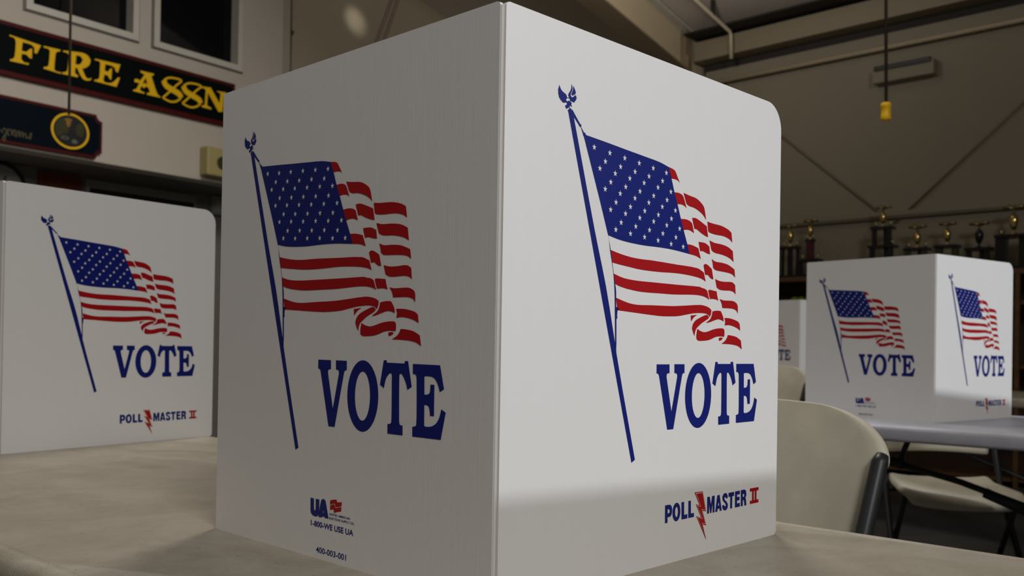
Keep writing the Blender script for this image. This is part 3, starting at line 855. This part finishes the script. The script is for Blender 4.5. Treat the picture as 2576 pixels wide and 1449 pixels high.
CG = 'cream folding chairs around the tables'
ch = make_chair()
ch.location = (-0.262, 0.535, 0)
ch.rotation_euler[2] = 0.0
tag(ch, 'cream plastic folding chair tucked behind the foreground table, tall backrest beside the nearest booth', 'chair', CG)
for (x, y, r, lab) in (
    (-1.675, 3.04, -0.12, 'cream folding chair whose backrest top shows left of the booth on the blue-grey table'),
    (-0.715, 3.07, 0.60, 'cream folding chair whose seat shows beneath the blue-grey table'),
):
    tag(dup(ch, (x, y, 0), r), lab, 'chair', CG)

# ------------------------------------------------------------------ left wall: signs, alarm box, recess fittings


def on_wall(n):
    return lambda s, z: (s, -n, z)


def chamfer_board(bm, a0, a1, z0, z1, notch, y0, y1, mi=0):
    """sign outline with quarter-round bites out of its right corners"""
    pts = [(a0, z0)]
    if notch:
        pts += [(a1 - notch, z0)] + [(a1 - notch * math.cos(q), z0 + notch * math.sin(q)) for q in [PI / 2 * k / 6 for k in range(1, 6)]] + [(a1, z0 + notch)]
        pts += [(a1, z1 - notch)] + [(a1 - notch * math.sin(q), z1 - notch * math.cos(q)) for q in [PI / 2 * k / 6 for k in range(1, 6)]] + [(a1 - notch, z1)]
    else:
        pts += [(a1, z0), (a1, z1)]
    pts += [(a0, z1)]
    A = [bm.verts.new((x, y0, z)) for x, z in pts]
    B = [bm.verts.new((x, y1, z)) for x, z in pts]
    bm.faces.new(A).material_index = mi
    bm.faces.new(B[::-1]).material_index = mi
    for i in range(len(pts)):
        bm.faces.new((A[i], A[(i + 1) % len(pts)], B[(i + 1) % len(pts)], B[i])).material_index = mi


def stroke(bm, pts, w, fn, mi=0, sub=4):
    P = [Vector((p[0], p[1])) for p in pts]
    n = len(P)
    Q = []
    for i in range(n - 1):
        p0, p1, p2, p3 = P[max(i - 1, 0)], P[i], P[i + 1], P[min(i + 2, n - 1)]
        for k in range(sub):
            t = k / sub
            Q.append(0.5 * ((2 * p1) + (p2 - p0) * t + (2 * p0 - 5 * p1 + 4 * p2 - p3) * t * t + (3 * p1 - p0 - 3 * p2 + p3) * t**3))
    Q.append(P[-1])
    A = []
    for i, q in enumerate(Q):
        t = (Q[min(i + 1, len(Q) - 1)] - Q[max(i - 1, 0)]).normalized()
        nn = Vector((-t.y, t.x)) * w / 2
        A.append((bm.verts.new(fn(*(q + nn))), bm.verts.new(fn(*(q - nn)))))
    for a, b in zip(A, A[1:]):
        bm.faces.new((a[0], b[0], b[1], a[1])).material_index = mi


sc4 = lambda l: [(a * 1e-4, b * 1e-4) for a, b in l]
sg = empty('name_sign', WO, ROT_A)
bm = bmesh.new()
chamfer_board(bm, -2.4, 1.765, 2.598, 2.942, 0, -0.030, -0.002)
link('sign_border', bm, M_SIGNR, sg)
bm = bmesh.new()
chamfer_board(bm, -2.385, 1.735, 2.630, 2.916, 0, -0.033, -0.030)
link('sign_board', bm, M_SIGNB, sg)
bm = bmesh.new()
fn = on_wall(0.0345)
for w in FIRE:
    flat(bm, [sc4(l) for l in w], fn)
for l in S_FAT:
    stroke(bm, sc4(l), 0.044, on_wall(0.0348))
for l in S_THIN:
    stroke(bm, sc4(l), 0.014, fn)
link('sign_lettering', bm, M_GOLD, sg)
tag(sg, 'long black sign with dark red border and gold capital letters under the windows', 'sign')

s2 = empty('motto_sign', WO, ROT_A)
bm = bmesh.new()
chamfer_board(bm, -2.0, 0.680, 2.170, 2.472, 0.042, -0.026, -0.002)
link('sign_border', bm, M_SIGNR, s2)
bm = bmesh.new()
chamfer_board(bm, -1.98, 0.662, 2.190, 2.452, 0.040, -0.029, -0.026)
link('sign_board', bm, M_SIGNN, s2)
bm = bmesh.new()
for l in SCRIPT:
    stroke(bm, sc4(l), 0.007, on_wall(0.0305))
link('sign_lettering', bm, M_GOLDD, s2)
sc_, zc_, rx, rz = 0.453, 2.324, 0.132, 0.120
bm = bmesh.new()
circ = lambda k, n=40: [(sc_ + rx * k * math.cos(2 * PI * i / n), zc_ + rz * k * math.sin(2 * PI * i / n)) for i in range(n)]
flat(bm, [circ(1.0), circ(0.88)], on_wall(0.0315), sm=False)
seal = link('seal_ring', bm, M_GOLD, s2)
bm = bmesh.new()
flat(bm, [circ(0.88)], on_wall(0.031), 0, sm=False)
el = lambda cx, cz, ax, az, q0=0.0, n=20: [(sc_ + rx * (cx + ax * math.cos(2 * PI * i / n) * math.cos(q0) - az * math.sin(2 * PI * i / n) * math.sin(q0)), zc_ + rz * (cz + ax * math.cos(2 * PI * i / n) * math.sin(q0) + az * math.sin(2 * PI * i / n) * math.cos(q0))) for i in range(n)]
flat(bm, [el(-0.30, 0.05, 0.50, 0.62)], on_wall(0.0316), 1, sm=False)
flat(bm, [el(0.30, -0.10, 0.42, 0.66)], on_wall(0.0319), 0, sm=False)
flat(bm, [el(0.50, 0.15, 0.22, 0.40)], on_wall(0.0322), 1, sm=False)
flat(bm, [el(-0.12, 0.42, 0.12, 0.22)], on_wall(0.0325), 2, sm=False)
flat(bm, [el(-0.12, 0.60, 0.20, 0.10)], on_wall(0.0326), 2, sm=False)
flat(bm, [el(-0.05, -0.38, 0.60, 0.26, 0.2)], on_wall(0.0324), 0, sm=False)
flat(bm, [el(-0.28, -0.42, 0.20, 0.10), el(-0.28, -0.42, 0.13, 0.05)], on_wall(0.0327), 3, sm=False)
flat(bm, [el(0.22, -0.55, 0.16, 0.12)], on_wall(0.0327), 3, sm=False)
link('seal_picture', bm, [M_BLACK, M_TGRN, mat('seal_ochre', (0.25, 0.13, 0.01), 0.5), mat('seal_grey', (0.12, 0.12, 0.11), 0.5)], seal)
tag(s2, 'navy sign with notched corners, faint gold script and a round gold-ringed seal', 'sign')

ab = empty('alarm_box', WO, ROT_A)
bxo('box_body', M_BOXY, (1.475, 1.70, -0.10, -0.002, 2.185, 2.405), ab, bev=0.016)
bm = bmesh.new()
tube(bm, [(1.61, -0.101, 2.29), (1.61, -0.106, 2.29)], 0.05, n=24)
link('box_grille', bm, M_TGRN, ab)
tag(ab, 'yellowed square alarm box on the left wall beside the nearest booth', 'alarm box')

ck = empty('wall_clock', WO, ROT_A)
bm = bmesh.new()
tube(bm, [(0.290, 0.598, 1.98), (0.290, 0.570, 1.98)], 0.150, n=40)
link('clock_face', bm, M_CLOCKF, ck)
bm = bmesh.new()
for i in range(40):
    q = [2 * PI * (i + d) / 40 for d in (0, 1)]
    ring = [[bm.verts.new((0.290 + r * math.cos(a), y, 1.98 + r * math.sin(a))) for r, y in ((0.150, 0.598), (0.150, 0.556), (0.172, 0.556), (0.172, 0.598))] for a in q]
    for k in range(4):
        bm.faces.new((ring[0][k], ring[0][(k + 1) % 4], ring[1][(k + 1) % 4], ring[1][k]))
bmesh.ops.remove_doubles(bm, verts=bm.verts, dist=1e-5)
link('clock_rim', bm, M_BLACK, ck)
bm = bmesh.new()
for a, l in ((1.15, 0.085), (2.5, 0.12)):
    tube(bm, [(0.290, 0.566, 1.98), (0.290 + l * math.cos(a), 0.566, 1.98 + l * math.sin(a))], 0.004)
link('clock_hands', bm, M_BLACK, ck)
tag(ck, 'round clock with black rim under the soffit at the left edge, above the left booth', 'clock')
o = bxo('notice_board', M_CORK, (0.557, 0.878, 0.578, 0.598, 1.45, 2.140), loc=WO, rotz=ROT_A)
tag(o, 'dark reddish-brown board on the recessed wall above the left booth', 'notice board')
wb = empty('display_board', WO, ROT_A)
bxo('board_frame', M_GREYBOX, (0.905, 1.86, 0.572, 0.598, 1.30, 2.125), wb)
bxo('board_face', M_BLACK, (0.935, 1.83, 0.566, 0.572, 1.33, 2.062), wb)
tag(wb, 'wide dark board in a grey frame on the recessed wall behind the left booth', 'board')
dv = empty('wall_switch_box', WO, ROT_A)
bxo('box_body', M_GREYBOX, (1.995, 2.12, 0.545, 0.598, 1.99, 2.15), dv, bev=0.008)
bxo('box_face', M_CLOCKF, (2.02, 2.10, 0.540, 0.545, 2.02, 2.11), dv)
tag(dv, 'small pale control box under the soffit by the edge of the nearest booth', 'control box')

# ------------------------------------------------------------------ hanging cords, pipes, wall fittings
dc = empty('drop_cord', (-1.012, 3.142, 0))
bm = bmesh.new()
tube(bm, [(-0.012, -0.004, roof_z(3.142) - 0.01), (-0.008, -0.002, 2.6), (0.0, 0.0, 1.93)], 0.0065)
link('cord', bm, M_CORD, dc, smooth=True)
bm = bmesh.new()
lathe(bm, [(0, 1.862), (0.017, 1.862), (0.020, 1.868), (0.0195, 1.882), (0.0188, 1.884), (0.0188, 1.912), (0.0205, 1.914), (0.0205, 1.926), (0.016, 1.931), (0, 1.930)])
link('connector', bm, M_YEL, dc, smooth=True)
tag(dc, 'dark cord hanging from the roof with a yellow connector at its end', 'cord')
bm = bmesh.new()
tube(bm, [(-3.205, 0.842, roof_z(0.842) - 0.01), (-3.204, 0.843, 2.6), (-3.203, 0.845, 1.80)], 0.005)
tag(link('pull_cord', bm, M_CORD2, smooth=True), 'thin dark cord hanging in front of the gold-lettered sign, no connector', 'cord')
hc = empty('hanging_cable', (0, 0, 0))
for p, q in (((-4.186, 3.143, 3.102), (-4.236, 3.078, 2.853)), ((-4.163, 3.173, 3.104), (-4.209, 3.113, 2.861))):
    p, q = Vector(p), Vector(q)
    d = q - p
    bm = bmesh.new()
    high = p - d * 6.0
    while high.z > roof_z(high.y) - 0.03:
        high += d * 0.05
    tube(bm, [high, p, q, q + d * 11.4], 0.010)
    link('strand', bm, M_ROPE, hc, smooth=True)
tag(hc, 'doubled maroon cable slanting down from the roof behind the nearest booth', 'cable')
pp = empty('ceiling_pipe', (-3.93, 6.72, 0))
bm = bmesh.new()
tube(bm, [(0.0, -2.6, roof_z(4.12) - 0.13), (0, -0.02, 3.735), (0.0, 0.0, 3.70), (0.0, 0.01, 3.50)], 0.016)
link('pipe', bm, M_PIPE, pp, smooth=True)
bm = bmesh.new()
tube(bm, [(0, -0.30, 3.80), (0, -0.30, roof_z(6.42) - 0.005)], 0.02)
link('pipe_hanger', bm, M_BLACK, pp)
tag(pp, 'cream pipe running down the roof and bending onto the back wall', 'pipe')
wf = empty('wall_fixture', (0, 0, 0))
bxo('fixture_body', M_WALLB, (-2.72, -2.235, 6.90, 6.998, 3.095, 3.215), wf, bev=0.006)
bxo('fixture_slot', M_BLACK, (-2.70, -2.255, 6.88, 6.91, 3.190, 3.226), wf)
tag(wf, 'grey box fixture high on the back wall behind the yellow-ended cord', 'fixture')
for k, (p, q) in enumerate((((-4.0, 3.17), (-2.65, 2.03)), ((-1.2, 3.14), (-2.56, 1.96)))):
    bm = bmesh.new()
    tube(bm, [(p[0], 6.985, p[1]), (q[0], 6.985, q[1])], 0.010)
    tag(link('brace_rod', bm, M_ROD, smooth=True), ('brace rod slanting down to the right' if k == 0 else 'brace rod slanting down to the left') + ' across the back wall above the trophies', 'brace rod', 'brace rods on the back wall')
wc = empty('wall_conduit', (XE + 0.02, 3.82, 0))
bm = bmesh.new()
tube(bm, [(0, 0, 2.2), (0, 0, roof_z(3.82) - 0.02)], 0.014)
link('conduit', bm, M_TGRN, wc, smooth=True)
for z in (3.20, 3.55):
    bm = bmesh.new()
    box(bm, -0.012, 0.02, -0.024, 0.024, z - 0.015, z + 0.015)
    link('clamp', bm, M_TGRN, wc)
tag(wc, 'dark vertical conduit with clamps beside the corner of the left wall', 'conduit')

# ------------------------------------------------------------------ trophy case
CX0, CX1, CY0, CY1, CZ = -3.78, 1.2, 6.55, 6.985, 1.525
tc_ = empty('trophy_case', (0, 0, 0))
bm = bmesh.new()
box(bm, CX0, CX1, CY0, CY1, CZ - 0.035, CZ)
link('case_top', bm, M_WOOD, tc_)
bm = bmesh.new()
box(bm, CX0 + 0.02, CX1 - 0.02, CY1 - 0.02, CY1, 0.0, CZ - 0.036)
link('case_back', bm, M_CASED, tc_)
for z in (1.30, 0.85, 0.40, 0.06):
    bm = bmesh.new()
    box(bm, CX0 + 0.03, CX1 - 0.03, CY0 + 0.03, CY1 - 0.022, z - 0.022, z)
    link('shelf', bm, M_WOOD, tc_)
for x in (CX0, -2.75, -1.53, -0.4, 0.7, CX1 - 0.03):
    bm = bmesh.new()
    box(bm, x, x + 0.03, CY0, CY0 + 0.028, 0.0, CZ - 0.036)
    link('post', bm, M_WOOD, tc_)
tag(tc_, 'long brown wooden case against the back wall carrying the trophies', 'cabinet')
for k, (x, z) in enumerate(((-3.272, 1.337), (-3.212, 1.337), (-3.14, 1.337))):
    bm = bmesh.new()
    bmesh.ops.create_icosphere(bm, subdivisions=3, radius=0.036)
    o = link('lime_ball', bm, M_LIME, loc=(x, 6.70, z), smooth=True)
    tag(o, 'lime green ball on the upper shelf of the trophy case, %s of three' % ('leftmost', 'middle', 'rightmost')[k], 'ball', 'lime balls in the trophy case')


def cup(bm, z, s, mi=0, urn=False):
    lathe(bm, [(0, z), (0.030 * s, z), (0.030 * s, z + 0.006 * s), (0.009 * s, z + 0.016 * s), (0.008 * s, z + 0.030 * s), (0.020 * s, z + 0.045 * s), (0.030 * s, z + 0.075 * s), (0.033 * s, z + 0.105 * s), (0.026 * s, z + 0.125 * s), (0.020 * s, z + 0.135 * s), (0, z + 0.138 * s)], mi=mi)


def figure(bm, z, s, mi=1):
    """small spread-winged figure on a cup lid"""
    lathe(bm, [(0, z), (0.010 * s, z), (0.006 * s, z + 0.02 * s), (0.013 * s, z + 0.035 * s), (0.009 * s, z + 0.055 * s), (0, z + 0.062 * s)], mi=mi, n=10)
    for t in (-1, 1):
        tube(bm, [(0, 0, z + 0.032 * s), (t * 0.030 * s, 0.004, z + 0.046 * s), (t * 0.060 * s, 0.01, z + 0.040 * s)], [0.012 * s, 0.015 * s, 0.007 * s], n=8, ry=[0.016 * s, 0.026 * s, 0.014 * s], mi=mi)


def trophy(x, tiers, cup_s, fig_s, label, y=6.75, urn=None, dull=False, side_figs=False):
    """tiers bottom up: (height, half width, columns, column radius, column material)"""
    root = empty('trophy', (x, y, CZ))
    z = 0.0
    bm = bmesh.new()
    w0 = tiers[0][1] + 0.012
    box(bm, -w0, w0, -w0 * 0.7, w0 * 0.7, z, z + 0.03)
    link('base', bm, M_TBLK, root)
    z += 0.03
    for (h, hw, nc, cr, m) in tiers:
        pos = {1: [(0, 0)], 2: [(-hw * .75, 0), (hw * .75, 0)], 3: [(-hw * .78, -hw * .3), (hw * .78, -hw * .3), (hw * 0.12, hw * .5)], 4: [(-hw * .8, -hw * .3), (-hw * .27, hw * .3), (hw * .27, -hw * .3), (hw * .8, hw * .3)]}[nc]
        for px_, py_ in pos:
            bm = bmesh.new()
            box(bm, px_ - cr, px_ + cr, py_ - cr, py_ + cr, z, z + h)
            link('column', bm, m, root)
        z += h
        bm = bmesh.new()
        box(bm, -hw - 0.006, hw + 0.006, -hw * 0.7, hw * 0.7, z, z + 0.022)
        link('tier_plate', bm, M_TBLK, root)
        if side_figs:
            for t in (-1, 1):
                bm = bmesh.new()
                lathe(bm, [(0, z + 0.022), (0.010, z + 0.022), (0.006, z + 0.04), (0.011, z + 0.055), (0, z + 0.075)], c=(t * hw * 0.8, 0, 0), n=10)
                link('corner_figure', bm, M_TDULL, root, smooth=True)
        z += 0.022
    bm = bmesh.new()
    cup(bm, z, cup_s, 0)
    link('cup', bm, urn or (M_TDULL if dull else M_TGOLD), root, smooth=True)
    z += 0.138 * cup_s
    bm = bmesh.new()
    figure(bm, z, fig_s, 0)
    link('winged_figure', bm, M_TDULL, root, smooth=True)
    return tag(root, label, 'trophy', 'trophies on top of the case')


BK, RD, OL = M_TBLK, M_TRED, M_TGRN
trophy(-3.345, [(0.222, 0.072, 4, 0.0115, BK)], 0.95, 1.0, 'trophy with four thick black columns, nearest the right edge of the big booth', side_figs=True)
trophy(-3.165, [(0.105, 0.085, 3, 0.013, BK), (0.145, 0.032, 1, 0.026, RD)], 0.80, 1.05, 'trophy with a single dark red upper column and a gold winged top', side_figs=True)
trophy(-2.552, [(0.185, 0.095, 3, 0.017, BK), (0.125, 0.075, 3, 0.015, BK)], 0.80, 1.0, 'tallest trophy, two open tiers of black columns, above the booth on the blue-grey table', side_figs=True)
trophy(-2.284, [(0.150, 0.082, 3, 0.017, OL)], 0.85, 1.1, 'short trophy next right of the tallest, gold cup and bright gold wing', side_figs=True)
trophy(-2.060, [(0.158, 0.078, 2, 0.022, OL)], 0.85, 1.05, 'short trophy above the corner of the booth on the blue-grey table', dull=False)
trophy(-1.835, [(0.125, 0.080, 3, 0.016, BK)], 0.95, 1.15, 'short trophy with a black cup and dull gold wings', urn=M_TBLK)
trophy(-1.600, [(0.205, 0.105, 2, 0.036, BK)], 1.05, 1.25, 'broad trophy with thick black columns at the right edge of the photo', side_figs=True)
